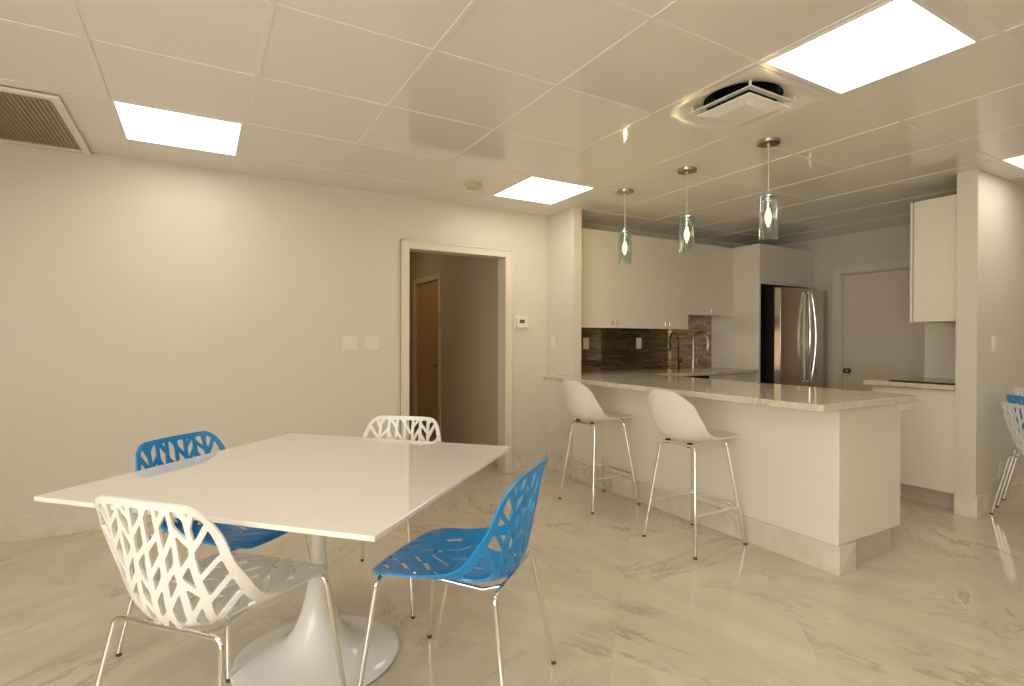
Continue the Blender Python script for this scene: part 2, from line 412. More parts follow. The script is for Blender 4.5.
# air diffuser: square panel with a round dark duct and a dropped square plate
x0, x1, y0, y1 = TX(4)+.012, TX(5)-.012, TY(-2)+.012, TY(-1)-.012
cx, cy = (x0+x1)/2, (y0+y1)/2
t_ = thing('air_diffuser', 'white square ceiling air diffuser with round dark duct and dropped plate', 'air vent', (cx,cy,ZC-.03))
bm = BM(); n = 48; rr = .185
outer, mid, inner, up = [], [], [], []
for k in range(n):
    a = 2*PI*k/n; c, s = math.cos(a), math.sin(a); q = max(abs(c), abs(s))
    hx = (x1-x0)/2
    outer.append(bm.verts.new((cx+c/q*hx, cy+s/q*hx, ZC-.004)))
    mid.append(bm.verts.new((cx+c/q*(hx-.035), cy+s/q*(hx-.035), ZC-.006)))
    inner.append(bm.verts.new((cx+c*(rr+.02), cy+s*(rr+.02), ZC+.022)))
    up.append(bm.verts.new((cx+c*rr, cy+s*rr, ZC+.03)))
for k in range(n):
    l = (k+1)%n
    for a, b in ((outer,mid),(mid,inner),(inner,up)): bm.faces.new((a[k],a[l],b[l],b[k]))
obj('face_panel', bm, M['grid'], t_, smooth=30)
bm = BM(); lathe(bm, [(rr,.03),(rr,.17),(0,.17)], 48, (cx,cy,ZC)); obj('duct', bm, M['duct'], t_, smooth=True)
bm = BM()
for k in range(26):
    a = 2*PI*k/26; tube(bm, [(cx+.172*math.cos(a), cy+.172*math.sin(a), ZC+.05), (cx+.172*math.cos(a+.16), cy+.172*math.sin(a+.16), ZC+.10)], .009, 6)
obj('duct_liner', bm, M['rubber'], t_)
def frust(bm, h0, z0, h1, z1):
    a = [bm.verts.new((cx+sx*h0, cy+sy*h0, ZC+z0)) for sx, sy in ((-1,-1),(1,-1),(1,1),(-1,1))]
    b = [bm.verts.new((cx+sx*h1, cy+sy*h1, ZC+z1)) for sx, sy in ((-1,-1),(1,-1),(1,1),(-1,1))]
    for k in range(4): bm.faces.new((a[k],a[(k+1)%4],b[(k+1)%4],b[k]))
    return a, b
bm = BM(); a, b = frust(bm, .152, -.030, .152, -.035); c_, d_ = frust(bm, .152, -.035, .09, -.050); bm.faces.new(d_); bm.faces.new(a)
bmesh.ops.remove_doubles(bm, verts=bm.verts, dist=1e-5)
obj('dropped_plate', bm, M['grid'], t_)
bm = BM(); a, b = frust(bm, .178, -.012, .140, -.006); a2, b2 = frust(bm, .178, -.017, .140, -.011)
for p_, q_ in ((a,a2),(b,b2)):
    for k in range(4): bm.faces.new((p_[k], p_[(k+1)%4], q_[(k+1)%4], q_[k]))
obj('louver_ring', bm, M['grid'], t_)
for sx, sy in ((-1,-1),(1,-1),(1,1),(-1,1)):
    bm = BM(); tube(bm, [(cx+sx*.168, cy+sy*.168, ZC+.02), (cx+sx*.168, cy+sy*.168, ZC-.013)], .006, 8)
    obj('bracket', bm, M['grid'], t_)
# return-air grille against the wall
gx0, gx1, gy0, gy1 = -1.22, -.585, 3.375, 4.285
t_ = thing('return_air_grille', 'cream louvred return air grille in the ceiling corner', 'air vent', ((gx0+gx1)/2,(gy0+gy1)/2,ZC-.022))
bm = BM(); w = .04
box(bm, gx0, gx1, gy0, gy0+w, ZC-.020, ZC-.005); box(bm, gx0, gx1, gy1-w, gy1, ZC-.020, ZC-.005)
box(bm, gx0, gx0+w, gy0+w, gy1-w, ZC-.020, ZC-.005); box(bm, gx1-w, gx1, gy0+w, gy1-w, ZC-.020, ZC-.005)
obj('grille_frame', bm, M['grid'], t_, bevel=.003)
bm = BM(); nx = 27; p_ = (gx1-gx0-2*w)/nx
for k in range(nx):
    x = gx0+w+p_*(k+.15)
    bm.faces.new([bm.verts.new(v) for v in ((x,gy0+w,ZC-.006),(x,gy1-w,ZC-.006),(x+p_*.62,gy1-w,ZC-.019),(x+p_*.62,gy0+w,ZC-.019))])
obj('louvers', bm, M['slat'], t_)
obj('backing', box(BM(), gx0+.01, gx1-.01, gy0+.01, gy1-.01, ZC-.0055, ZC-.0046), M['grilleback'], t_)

# smoke detector
t_ = thing('smoke_detector', 'small yellowed round smoke detector on the ceiling before the doorway', 'smoke detector', (1.80,3.70,ZC-.04))
bm = BM(); lathe(bm, [(0,-.001),(.066,-.001),(.066,-.012),(.060,-.016),(0,-.016)], 36, (1.80,3.70,ZC)); obj('mounting_base', bm, M['smoke'], t_, smooth=True)
bm = BM(); lathe(bm, [(.052,-.016),(.054,-.028),(.046,-.038),(.030,-.042),(0,-.043)], 36, (1.80,3.70,ZC)); obj('sensor_head', bm, M['smoke'], t_, smooth=True)

# ------------------------------------------------------------------ pendants over the peninsula
def pendant(x, y, label):
    t_ = thing('pendant_lamp', label, 'pendant lamp', (x,y,1.82), 0, 'glass pendants over the bar counter')
    bm = BM(); lathe(bm, [(0,0),(.066,0),(.066,-.012),(.062,-.018),(.012,-.019),(.010,-.034),(0,-.034)], 36, (x,y,ZC)); obj('canopy', bm, M['nickel'], t_, smooth=True)
    bm = BM(); tube(bm, [(x,y,2.10),(x,y,ZC-.03)], .0028, 8); obj('cord', bm, M['cord'], t_, smooth=True)
    r = .052
    bm = BM(); lathe(bm, [(r,1.823),(r,2.072),(r-.004,2.075),(r-.006,2.072),(r-.006,1.826),(r-.003,1.822),(r,1.823)], 40, (x,y,0)); obj('glass_shade', bm, M['glass'], t_, smooth=True)
    r2 = .036
    bm = BM(); lathe(bm, [(r2,1.850),(r2,2.055),(r2-.003,2.057),(r2-.004,2.05),(r2-.004,1.852),(r2,1.850)], 40, (x,y,0)); obj('inner_glass', bm, M['glass'], t_, smooth=True)
    bm = BM(); lathe(bm, [(0,2.10),(.008,2.10),(.014,2.078),(.046,2.074),(.046,2.066),(.016,2.064),(.016,2.005),(.013,1.998),(0,1.998)], 24, (x,y,0)); obj('socket', bm, M['chrome'], t_, smooth=True)
    bm = BM(); lathe(bm, [(0,1.999),(.010,1.998),(.012,1.985),(.018,1.968),(.0205,1.950),(.017,1.928),(.009,1.905),(.004,1.892),(0,1.890)], 24, (x,y,0)); b_ = obj('bulb', bm, M['bulbglass'], t_, smooth=True)
    bm = BM(); lathe(bm, [(0,1.985),(.006,1.982),(.0095,1.962),(.010,1.945),(.007,1.925),(.003,1.910),(0,1.908)], 16, (x,y,0)); f_ = obj('filament', bm, M['bulb'], t_, smooth=True); f_.parent = b_
pendant(2.92, 3.262, 'lit glass pendant farthest along the bar, by the wall pier')
pendant(2.92, 2.634, 'lit glass pendant in the middle of the three over the bar')
pendant(2.92, 2.016, 'lit glass pendant nearest the open end of the bar')

# ------------------------------------------------------------------ wall plates
def plate(name, label, cat, c, nrm, n=1, kind='switch', group=None):
    """c = centre on the wall, nrm = 'y' (faces -y) or 'x' (faces -x)"""
    t_ = thing(name, label, cat, c, 0 if nrm == 'y' else -PI/2, group)
    W = .072+.046*(n-1)
    obj('cover_plate', box(BM(), -W/2, W/2, -.006, 0, -.058, .058), M['plate'], t_, bevel=.003, local=True)
    for k in range(n):
        x = (k-(n-1)/2)*.046
        if kind == 'switch':
            obj('rocker', box(BM(), x-.0165, x+.0165, -.0095, -.006, -.033, .033), M['plate'], t_, bevel=.0015, local=True)
        else:
            for z in (-.0195, .0195):
                bm = BM(); box(bm, -.0165, .0165, -.008, -.006, z-.0135, z+.0135); obj('socket', bm, M['plate'], t_, bevel=.002, local=True)
    return t_
plate('light_switch', 'double light switch plate on the back wall, farther from the doorway', 'light switch', (1.022,YA,1.19), 'y', 2, group='switch plates on the back wall')
plate('light_switch', 'light switch plate on the back wall, nearer the doorway', 'light switch', (1.195,YA,1.19), 'y', 2, group='switch plates on the back wall')
plate('light_switch', 'single light switch on the narrow pier beside the bar end', 'light switch', (2.88,4.20,1.20), 'x')
plate('light_switch', 'single light switch on the right wall above the stacked chairs', 'light switch', (4.905,1.615,1.20), 'y')
plate('wall_outlet', 'power outlet low on the right wall behind the stacked chairs', 'outlet', (5.04,1.615,.28), 'y', 1, 'outlet')
plate('wall_outlet', 'power outlet on the mosaic backsplash next to the pier', 'outlet', (3.36,YK-.012,1.185), 'y', 1, 'outlet')
plate('wall_outlet', 'power outlet in the middle of the mosaic backsplash', 'outlet', (4.07,YK-.012,1.185), 'y', 1, 'outlet')
t_ = thing('thermostat', 'white wall thermostat with a small grey display beside the doorway', 'thermostat', (2.587,YA,1.38))
obj('wall_plate', box(BM(), -.082, .082, -.006, 0, -.062, .062), M['plate'], t_, bevel=.003, local=True)
obj('housing', box(BM(), -.060, .060, -.026, -.006, -.048, .048), M['plate'], t_, bevel=.005, local=True)
obj('display', box(BM(), -.030, .022, -.0275, -.0255, -.008, .026), M['grey'], t_, local=True)
bm = BM()
for k in range(3): box(bm, .032, .048, -.029, -.026, -.028+.022*k, -.018+.022*k)
obj('buttons', bm, M['plate'], t_, bevel=.001, local=True)

# ------------------------------------------------------------------ peninsula
PX, PY = 2.88, 1.576
t_ = thing('peninsula_cabinet', 'white bar peninsula with marble skirting and aluminium toe kick', 'kitchen island', (PX,PY,0))
obj('bar_panel', box(BM(), PX, PX+.04, PY+.002, 3.883, HB, .868), M['cabmatt'], t_, bevel=.002)
obj('end_panel', box(BM(), PX+.002, 3.515, PY, PY+.035, .152, .868), M['cab'], t_, bevel=.002)
bm = BM(); box(bm, PX+.04, 3.50, PY+.035, 3.735, .15, .866); obj('body', bm, M['cab'], t_)
bm = BM(); box(bm, PX-t, PX+.02, PY-t, 3.883, 0, HB); box(bm, PX+.02, 3.02, PY-t, PY+.02, 0, HB); obj('skirting', bm, M['base'], t_, bevel=.002)
bm = BM(); box(bm, 3.022, 3.49, PY+.036, PY+.05, 0, .151); box(bm, 3.475, 3.49, PY+.05, 3.73, 0, .151); obj('toe_kick', bm, M['kick'], t_)
bm = BM()
ys = [1.63, 2.17, 2.71, 3.25, 3.73]
for a, b in zip(ys, ys[1:]):
    dr = obj('door', box(BM(), 3.50, 3.522, a+.0015, b-.0015, .155, .800), M['cab'], t_, bevel=.002)
bm.free()
obj('counter_rail', box(BM(), 3.505, 3.612, PY-.012, PY+.05, .818, .866), M['cabmatt'], t_, bevel=.002)
bm = BM(); ch = .02
prism(bm, [(2.628,1.525+ch),(2.628+ch,1.525),(3.62,1.525),(3.62,3.699),(2.972,3.699),(2.972,3.880),(2.876,3.880),(2.876,3.985),(2.628,3.985)], .869, .904)
tag(obj('countertop', bm, M['counter'], None, bevel=.004), 'long marble bar countertop of the peninsula, under the pendants', 'countertop')

# ------------------------------------------------------------------ back run
t_ = thing('base_cabinet', 'white base cabinets under the rear kitchen counter', 'kitchen cabinet', (2.97,3.78,0))
obj('body', box(BM(), 3.60, 5.215, 3.76, YK-.002, .12, .70), M['cab'], t_)
obj('toe_kick', box(BM(), 3.60, 5.215, 3.80, 3.815, 0, .12), M['kick'], t_)
for a, b in ((3.60,4.02),(4.47,4.84),(4.84,5.213)):
    obj('door', box(BM(), a+.0015, b-.0015, 3.736, 3.759, .125, .862), M['cab'], t_, bevel=.002)
t_ = thing('base_unit', 'built-in white unit with dark top strip under the rear counter', 'base_unit', (4.245,3.80,0))
obj('front_panel', box(BM(), 4.022, 4.468, 3.732, 3.759, .125, .812), M['cab'], t_, bevel=.002)
obj('dark_strip', box(BM(), 4.022, 4.468, 3.734, 3.759, .815, .864), M['black'], t_)  # dark strip along the top of the unit, under the counter edge
# rear counter with a sink cut-out
SX0, SX1, SY0, SY1 = 4.46, 5.06, 3.79, 4.12
bm = BM()
for a in ((2.972,SX0,3.702,YK-.012),(SX1,5.215,3.702,YK-.012),(SX0,SX1,3.702,SY0),(SX0,SX1,SY1,YK-.012)): box(bm, *a, .869, .904)
bmesh.ops.remove_doubles(bm, verts=bm.verts, dist=1e-5)
tag(obj('countertop', bm, M['counter']), 'marble rear kitchen countertop with a sink cut into it', 'countertop')
bm = BM()
z0, z1, w = .72, .868, .004
vo = [(SX0,SY0),(SX1,SY0),(SX1,SY1),(SX0,SY1)]
a = [bm.verts.new((x,y,z1)) for x,y in vo]; b = [bm.verts.new((x,y,z0)) for x,y in vo]
for k in range(4): bm.faces.new((a[k],a[(k+1)%4],b[(k+1)%4],b[k]))
bm.faces.new(b)
t_ = thing('kitchen_sink', 'steel undermount sink in the rear counter before the faucet', 'sink', ((SX0+SX1)/2,(SY0+SY1)/2,.72))
s_ = obj('basin', bm, M['steel'], t_); md = s_.modifiers.new('s','SOLIDIFY'); md.thickness = .003; md.offset = 1
bm = BM(); lathe(bm, [(0,.003),(.035,.003),(.042,.0045),(.042,.001)], 24, (4.76,3.96,.72)); obj('drain', bm, M['chrome'], t_, smooth=True)
# faucet
fx, fy = 4.78, 4.21
t_ = thing('faucet', 'tall gooseneck chrome kitchen faucet at the rear sink', 'faucet', (fx,fy,.904))
bm = BM(); lathe(bm, [(0,0),(.028,0),(.028,.006),(.022,.012),(.019,.05),(.019,.11),(.012,.118),(0,.118)], 24, (fx,fy,.904)); obj('base', bm, M['nickel'], t_, smooth=True)
pts = [(fx,fy,1.00)]
pts += [(fx,fy,1.00+.05*k) for k in range(1,5)]
for k in range(1, 13):
    a = PI*k/12*1.02; q = .085*(1-math.cos(a)); pts.append((fx+q*.25, fy-q*.97, 1.20+.105*math.sin(a)))
bm = BM(); tube(bm, pts, .0125, 14); obj('spout', bm, M['nickel'], t_, smooth=True)
e = Vector(pts[-1]); bm = BM(); tube(bm, [e, e+Vector((0,0,-.03)), e+Vector((0,0,-.09)), e+Vector((0,0,-.10))], [.014,.018,.021,.017], 16); obj('spray_head', bm, M['nickel'], t_, smooth=True)
bm = BM(); tube(bm, [(fx+.015,fy,.965),(fx+.05,fy,.968)], .013, 12); tube(bm, [(fx+.045,fy,.97),(fx+.075,fy-.01,1.045)], [.007,.005], 10); obj('lever', bm, M['nickel'], t_, smooth=True)
# mosaic
o = struct('wall_backsplash', box(BM(), 2.968, 5.215, YK-.011, YK-.0005, .905, 1.50), M['mosaic']); o['label'] = 'dark brown glass mosaic backsplash'

# uppers
def pull(parent, x, y, z, s='y'):
    bm = BM()
    for dz in (-.011, .011): tube(bm, [(x,y,z+dz),(x,y-.022,z+dz)], .0042, 8)
    tube(bm, [(x,y-.022,z-.020),(x,y-.022,z+.020)], .0058, 8)
    return obj('handle', bm, M['chrome'], parent, smooth=True)
def upper(label, x0, x1, yf, yb, z0, z1, seam, grp='upper kitchen cabinets'):
    t_ = thing('upper_cabinet', label, 'kitchen cabinet', ((x0+x1)/2,(yf+yb)/2,z0), 0, grp)
    obj('body', box(BM(), x0+.001, x1-.001, yf+.021, yb-.002, z0, z1), M['cab'], t_)
    for a, b, hx in ((x0,seam,seam-.030),(seam,x1,seam+.030)):
        d = obj('door', box(BM(), a+.0003, b-.0003, yf, yf+.02, z0-.004, z1), M['cab'], t_, bevel=.0008)
        h = pull(t_, hx, yf+.001, z0+.045); h.parent = d
    return t_
upper('white upper cabinet beside the pier, above the outlets on the mosaic', 2.972, 3.81, 4.035, YK, 1.34, 2.262, 3.475)
upper('white upper cabinet in the middle of the rear wall, left of the shorter one', 3.81, 4.50, 4.035, YK, 1.34, 2.262, 4.17)
upper('shorter white upper cabinet above the sink', 4.50, 5.213, 4.035, YK, 1.497, 2.262, 4.86)
tag(obj('tall_side_panel', box(BM(), 5.215, 5.24, 3.70, YK-.002, 0, 2.262), M['cab'], None, bevel=.002), 'tall glossy white panel between sink counter and refrigerator', 'cabinet panel')
t_ = upper('white wide cabinet above the refrigerator', 5.241, 6.20, 3.70, YK, 1.835, 2.262, 5.78, None)
obj('filler', box(BM(), 6.20, XK, 3.705, 3.722, 1.835, 2.262), M['cab'], t_)

# refrigerator
t_ = thing('refrigerator', 'stainless french door refrigerator with two curved handles', 'refrigerator', (5.76,3.92,0))
obj('body', box(BM(), 5.345, 6.175, 3.606, 4.30, .02, 1.785), M['black'], t_)
for s, x0, x1 in ((-1,5.33,5.758),(1,5.762,6.19)):
    bm = BM(); n = 10; poly = []
    for k in range(n+1):
        u = k/n; x = x0+(x1-x0)*u; xc = (x-5.76)/.43
        poly.append((x, 3.50+.028*xc*xc))
    poly += [(x1,3.603),(x0,3.603)]
    prism(bm, poly, .62, 1.785)
    d = obj('door', bm, M['steel'], t_, bevel=.005, smooth=20)
    hx = 5.76+s*.024
    bm = BM(); pts = [(hx,3.49,.77),(hx,3.468,.775)]
    for k in range(17):
        u = k/16; pts.append((hx+s*.030*math.sin(PI*u), 3.465-.030*math.sin(PI*u), .78+.95*u))
    pts += [(hx,3.468,1.735),(hx,3.49,1.74)]
    tube(bm, pts, .013, 12); h = obj('handle', bm, M['chrome'], t_, smooth=True); h.parent = d
d = obj('freezer_drawer', box(BM(), 5.33, 6.19, 3.50, 3.603, .06, .612), M['steel'], t_, bevel=.006)
bm = BM(); tube(bm, fillet([(5.44,3.50,.52),(5.44,3.45,.52),(6.08,3.45,.52),(6.08,3.50,.52)], .02), .012, 12); h = obj('handle', bm, M['chrome'], t_, smooth=True); h.parent = d

# ------------------------------------------------------------------ right-hand run
t_ = thing('base_cabinet', 'white base cabinet under the cooktop, beside the right wall end', 'kitchen cabinet', (4.65,1.98,0))
obj('body', box(BM(), 4.672, 5.297, 1.738, 2.285, .125, .866), M['cab'], t_)
obj('door', box(BM(), 4.65, 4.671, 1.739, 2.285, .13, .862), M['cab'], t_, bevel=.002)
obj('toe_kick', box(BM(), 4.755, 4.768, 1.738, 2.285, 0, .125), M['kick'], t_)
obj('side_panel', box(BM(), 4.665, 5.297, 2.286, 2.30, 0, .866), M['cab'], t_)
tag(obj('countertop', box(BM(), 4.605, 5.298, 1.737, 2.335, .869, .904), M['counter'], None, bevel=.004), 'short marble countertop beside the right wall end', 'countertop')
t_ = thing('cooktop', 'thin black glass cooktop on the short countertop', 'cooktop', (5.0,1.96,.905))
obj('glass_top', box(BM(), 4.70, 5.26, 1.76, 2.20, .9065, .9125), M['blackglass'], t_, bevel=.002)
obj('tray', box(BM(), 4.72, 5.24, 1.78, 2.18, .9042, .9063), M['black'], t_)
t_ = thing('upper_cabinet', 'white upper cabinet hung at the right, above the cooktop', 'kitchen cabinet', (4.85,1.89,1.365), 0, None)
obj('body', box(BM(), 4.70, 5.298, 1.737, 2.030, 1.365, 2.268), M['cab'], t_)
obj('door', box(BM(), 4.68, 4.699, 1.737, 2.018, 1.362, 2.268), M['cabsatin'], t_, bevel=.0018)
obj('side_panel', box(BM(), 4.682, 5.297, 2.0305, 2.045, 1.362, 2.268), M['cab'], t_, bevel=.0018)

# ------------------------------------------------------------------ dining table
TCX, TCY = .398, 2.172
t_ = thing('dining_table', 'square glossy white pedestal table set between the four cutout chairs', 'dining table', (TCX,TCY,0), math.radians(43.6))
hs = .596
bm = BM(); zt = .73
lo = [bm.verts.new((sx*(hs-.055), sy*(hs-.055), zt-.026)) for sx, sy in ((-1,-1),(1,-1),(1,1),(-1,1))]
e0 = [bm.verts.new((sx*hs, sy*hs, zt-.014)) for sx, sy in ((-1,-1),(1,-1),(1,1),(-1,1))]
e1 = [bm.verts.new((sx*hs, sy*hs, zt)) for sx, sy in ((-1,-1),(1,-1),(1,1),(-1,1))]
bm.faces.new(lo[::-1]); bm.faces.new(e1)
for k in range(4):
    l = (k+1)%4; bm.faces.new((lo[k],lo[l],e0[l],e0[k])); bm.faces.new((e0[k],e0[l],e1[l],e1[k]))
obj('tabletop', bm, M['tablewhite'], t_, bevel=.002, local=True)
prof = [(.302,.004),(.304,.010),(.298,.016),(.25,.024),(.19,.037),(.145,.056),(.115,.080),(.093,.110),(.074,.150),(.060,.190),(.049,.235),(.040,.29),(.034,.34),(.030,.40),(.029,.46),(.031,.52),(.038,.58),(.052,.63),(.078,.67),(.11,.695),(.11,.7035)]
bm = BM(); lathe(bm, prof+[(0,.7035)], 64)
obj('pedestal', bm, M['pedestal'], t_, smooth=60, local=True)
bm = BM(); lathe(bm, [(0,0),(.290,0),(.290,.004),(0,.004)], 64); obj('floor_ring', bm, M['chrome'], t_, local=True)

# ------------------------------------------------------------------ cutout shell chair
def resample(ctrl, n):
    """Catmull-Rom through control points, n+1 samples evenly by length"""
    P = [Vector(p) for p in ctrl]; P = [2*P[0]-P[1]]+P+[2*P[-1]-P[-2]]; d = []
    for i in range(1, len(P)-2):
        for k in range(20):
            t = k/20; a, b, c, e = P[i-1], P[i], P[i+1], P[i+2]
            d.append(.5*((2*b)+(c-a)*t+(2*a-5*b+4*c-e)*t*t+(3*b-a-3*c+e)*t**3))
    d.append(P[-2]); L = [0]
    for a, b in zip(d, d[1:]): L.append(L[-1]+(b-a).length)
    out = []; j = 0
    for k in range(n+1):
        s = L[-1]*k/n
        while j < len(L)-2 and L[j+1] < s: j += 1
        t = (s-L[j])/max(L[j+1]-L[j],1e-9); out.append(d[j].lerp(d[j+1], min(1,t)))
    return out, L[-1]

def lin(tab, v):
    for (a, x), (b, y) in zip(tab, tab[1:]):
        if v <= b:
            t = (v-a)/(b-a); t = t*t*(3-2*t); return x+(y-x)*t
    return tab[-1][1]

class Shell:
    def __init__(s, ctr, side, wid, power=2.4):
        s.n = 200
        s.c, s.L = resample([(x,0,z) for x,z in ctr], s.n)
        s.s, _ = resample([(x,0,z) for x,z in side], s.n)
        s.wid = wid; s.p = power
    def at(s, u, v):
        v = min(max(v,0),1); f = v*s.n; i = min(int(f), s.n-1); t = f-i
        c = s.c[i].lerp(s.c[i+1], t); e = s.s[i].lerp(s.s[i+1], t)
        k = abs(u)**s.p; q = c.lerp(e, k); return Vector((q.x, u*lin(s.wid, v), q.z))
    def nrm(s, u, v):
        e = .004
        a = s.at(u+e,v)-s.at(u-e,v); b = s.at(u,min(v+e,1))-s.at(u,max(v-e,0))
        return a.cross(b).normalized()

def sdf_cap(px, py, ax, ay, bx, by):
    dx, dy = bx-ax, by-ay; t = ((px-ax)*dx+(py-ay)*dy)/(dx*dx+dy*dy+1e-12); t = min(1,max(0,t))
    return math.hypot(px-ax-dx*t, py-ay-dy*t)

def build_shell(shell, W, field, ds, th):
    """marching squares of field(s,t) > 0 over the unrolled shell, then thickened along the normals"""
    bm = BM(); nS = int(round(2*W/ds)); nT = int(round(shell.L/ds))
    hs_, ht = 2*W/nS, shell.L/nT
    val = [[field(-W+i*hs_, j*ht) for j in range(nT+1)] for i in range(nS+1)]
    vd = {}; loops = []
    def vert(key, s, t):
        if key not in vd:
            u, v = s/W, t/shell.L
            p, n = shell.at(u,v), shell.nrm(u,v)
            vd[key] = (bm.verts.new(p+n*th/2), bm.verts.new(p-n*th/2))
        return vd[key]
    for i in range(nS):
        for j in range(nT):
            cs = ((i,j),(i+1,j),(i+1,j+1),(i,j+1)); vs = [val[a][b] for a, b in cs]
            if max(vs) <= 0: continue
            poly = []
            for k in range(4):
                a, b = cs[k], cs[(k+1)%4]; va, vb = vs[k], vs[(k+1)%4]
                if va > 0: poly.append((vert(a, -W+a[0]*hs_, a[1]*ht), False, a))
                if (va > 0) != (vb > 0):
                    t = va/(va-vb); t = min(.96,max(.04,t))
                    key = (min(a,b), max(a,b))
                    poly.append((vert(key, -W+(a[0]+(b[0]-a[0])*t)*hs_, (a[1]+(b[1]-a[1])*t)*ht), True, key))
            if len(poly) < 3: continue
            bm.faces.new([p[0][0] for p in poly]); bm.faces.new([p[0][1] for p in poly][::-1])
    top = {a: b for a, b in vd.values()}
    for e in [e for e in bm.edges if len(e.link_faces) == 1 and e.verts[0] in top and e.verts[1] in top]:
        a, b = e.verts
        try: bm.faces.new((a, b, top[b], top[a]))
        except ValueError: pass
    return bm

chair_shell = Shell(
    [(.262,.432),(.243,.447),(.17,.450),(.06,.440),(-.05,.428),(-.13,.424),(-.19,.438),(-.225,.485),(-.245,.57),(-.262,.68),(-.282,.805)],
    [(.245,.440),(.222,.454),(.15,.468),(.07,.474),(-.01,.487),(-.075,.505),(-.123,.540),(-.163,.592),(-.200,.65),(-.235,.735),(-.273,.80)],
    [(0,.195),(.12,.222),(.45,.228),(.62,.234),(.80,.222),(1.0,.190)], 2.2)
CW = .225; CL = chair_shell.L
rnd = random.Random(11)
def chair_pattern():
    caps = []          # material strips of the back: (ax,ay,bx,by,r)
    t0 = CL-.43
    trunks = []
    for k, x in enumerate((-.138,-.092,-.046,0,.046,.092,.138)):
        w_ = rnd.uniform(-.006,.006)
        trunks.append([(x*.86,0),(x*.99+w_,.13),(x*.97-w_,.26),(x*1.16+w_*.5,.43)])
    for T in trunks:
        for k, ((a,b),(c,d)) in enumerate(zip(T,T[1:])): caps.append((a,t0+b,c,t0+d,.0098 if k < 2 else .0080))
    def px(T, y):
        for (a,b),(c,d) in zip(T,T[1:]):
            if y <= d: return a+(c-a)*(y-b)/(d-b)
        return T[-1][0]
    edge = lambda s: [(s*.195,0),(s*.205,.45)]
    order = [edge(-1)]+trunks+[edge(1)]
    for k in range(8):
        A, Bk = order[k], order[k+1]
        y = .02+.045*(k%2)+rnd.uniform(0,.02); flip = k < 4
        while y < .40:
            dy = .058+rnd.uniform(-.008,.020)
            if not flip: caps.append((px(A,y), t0+y, px(Bk,y+dy), t0+y+dy, .0076))
            else:  caps.append((px(Bk,y), t0+y, px(A,y+dy), t0+y+dy, .0076))
            if 0 < k < 7 and rnd.random() < .25: flip = not flip
            y += .078+rnd.uniform(-.010,.018)
    slots = []
    for r_, ty in enumerate((.055,.118,.182,.246,.312)):
        n = 5 if r_%2 == 0 else 4
        for k in range(n):
            s = (k-(n-1)/2)*.078+rnd.uniform(-.008,.008); a = (.55 if s > 0 else -.55)+rnd.uniform(-.25,.25)
            l = rnd.uniform(.022,.032); y = ty+rnd.uniform(-.010,.010)
            slots.append((s-math.sin(a)*l, y-math.cos(a)*l, s+math.sin(a)*l, y+math.cos(a)*l, rnd.uniform(.0075,.0115)))
    return caps, slots
CAPS, SLOTS = chair_pattern()
def rbox(s, t):
    """distance inside the outline (positive inside): rounded corners at the front and the top"""
    r = .07 if t < CL/2 else .062
    qx, qy = abs(s)-(CW-.0005-r), abs(t-CL/2)-(CL/2-.0005-r)
    return r-(math.hypot(max(qx,0),max(qy,0))+min(max(qx,qy),0))
def chair_field(s, t):
    inside = rbox(s, t)
    if inside < -.01: return inside
    ts = CL-.43
    rimw = .021 if t > ts else .026
    rim = rimw-inside
    if t > ts-.02:
        m = max(rim, (ts+.012)-t)
        # broad web where the rim sweeps from the back into the seat
        for a in CAPS:
            if abs(t-(a[1]+a[3])/2) > .14: continue
            m = max(m, a[4]-sdf_cap(s,t,*a[:4]))
    else: m = 1.0
    # arched openings low at the sides, under the rim
    if abs(t-ts+.035) < .07:
        e = math.hypot((abs(s)-.160)/.036, (t-(ts-.035))/.060); m = min(m, max((e-1)*.034, .017-inside))
    if t < ts+.02:
        hole = 1.0
        for a in SLOTS: hole = min(hole, sdf_cap(s,t,*a[:4])-a[4])
        m = min(m, max(hole, rim))
    return min(inside, m)

chrome_r = .0085
def leg_pts(sx, sy, fx_, fy_, tx, ty, zt, r=.03):
    return fillet([(fx_*sx, fy_*sy, 0.012), (tx*sx, ty*sy, zt), (tx*sx, 0, zt)], r, 8)
def make_chair(label, loc, rot):
    t_ = thing('cutout_chair', label, 'chair', loc, rot, 'cutout shell chairs')
    bm = build_shell(chair_shell, CW, chair_field, .0050, .0075)
    obj('shell', bm, M['white'], t_, smooth=50, local=True)
    for sx in (1,-1):
        for sy in (1,-1):
            bm = BM(); tx = .200 if sx > 0 else .205; zt = .435 if sx > 0 else .438; fx_ = .25 if sx > 0 else .275
            tube(bm, leg_pts(sx, sy, fx_, .25, tx, .205 if sx > 0 else .188, zt), chrome_r, 12)
            l = obj('leg', bm, M['chrome'], t_, smooth=True, local=True)
            bm = BM(); lathe(bm, [(0,0),(.0092,0),(.0092,.012),(0,.012)], 14, (fx_*sx,.25*sy,0)); f = obj('foot_cap', bm, M['rubber'], t_, smooth=True, local=True); f.parent = l
    for sy in (1,-1):
        bm = BM(); tube(bm, [(.200,.10*sy,.434),(.06,.10*sy,.424),(-.13,.10*sy,.409),(-.205,.10*sy,.434)], .007, 10)
        obj('seat_rail', bm, M['chrome'], t_, smooth=True, local=True)
    return t_
rad = math.radians
white0 = make_chair('white cutout chair in the foreground, its back to the camera at the table', (.075,1.87,0), rad(42.5))
dup(white0, (.785,2.61,0), rad(229), 'white cutout chair at the far side of the table, before the doorway')
b_ = dup(white0, (.788,1.724,0), rad(130.5), 'bright blue cutout chair at the right side of the table, fully in view', (M['white'],M['blue']))
dup(white0, (.102,2.52,0), rad(-47), 'blue cutout chair behind the table against the blank wall', (M['white'],M['blue']))
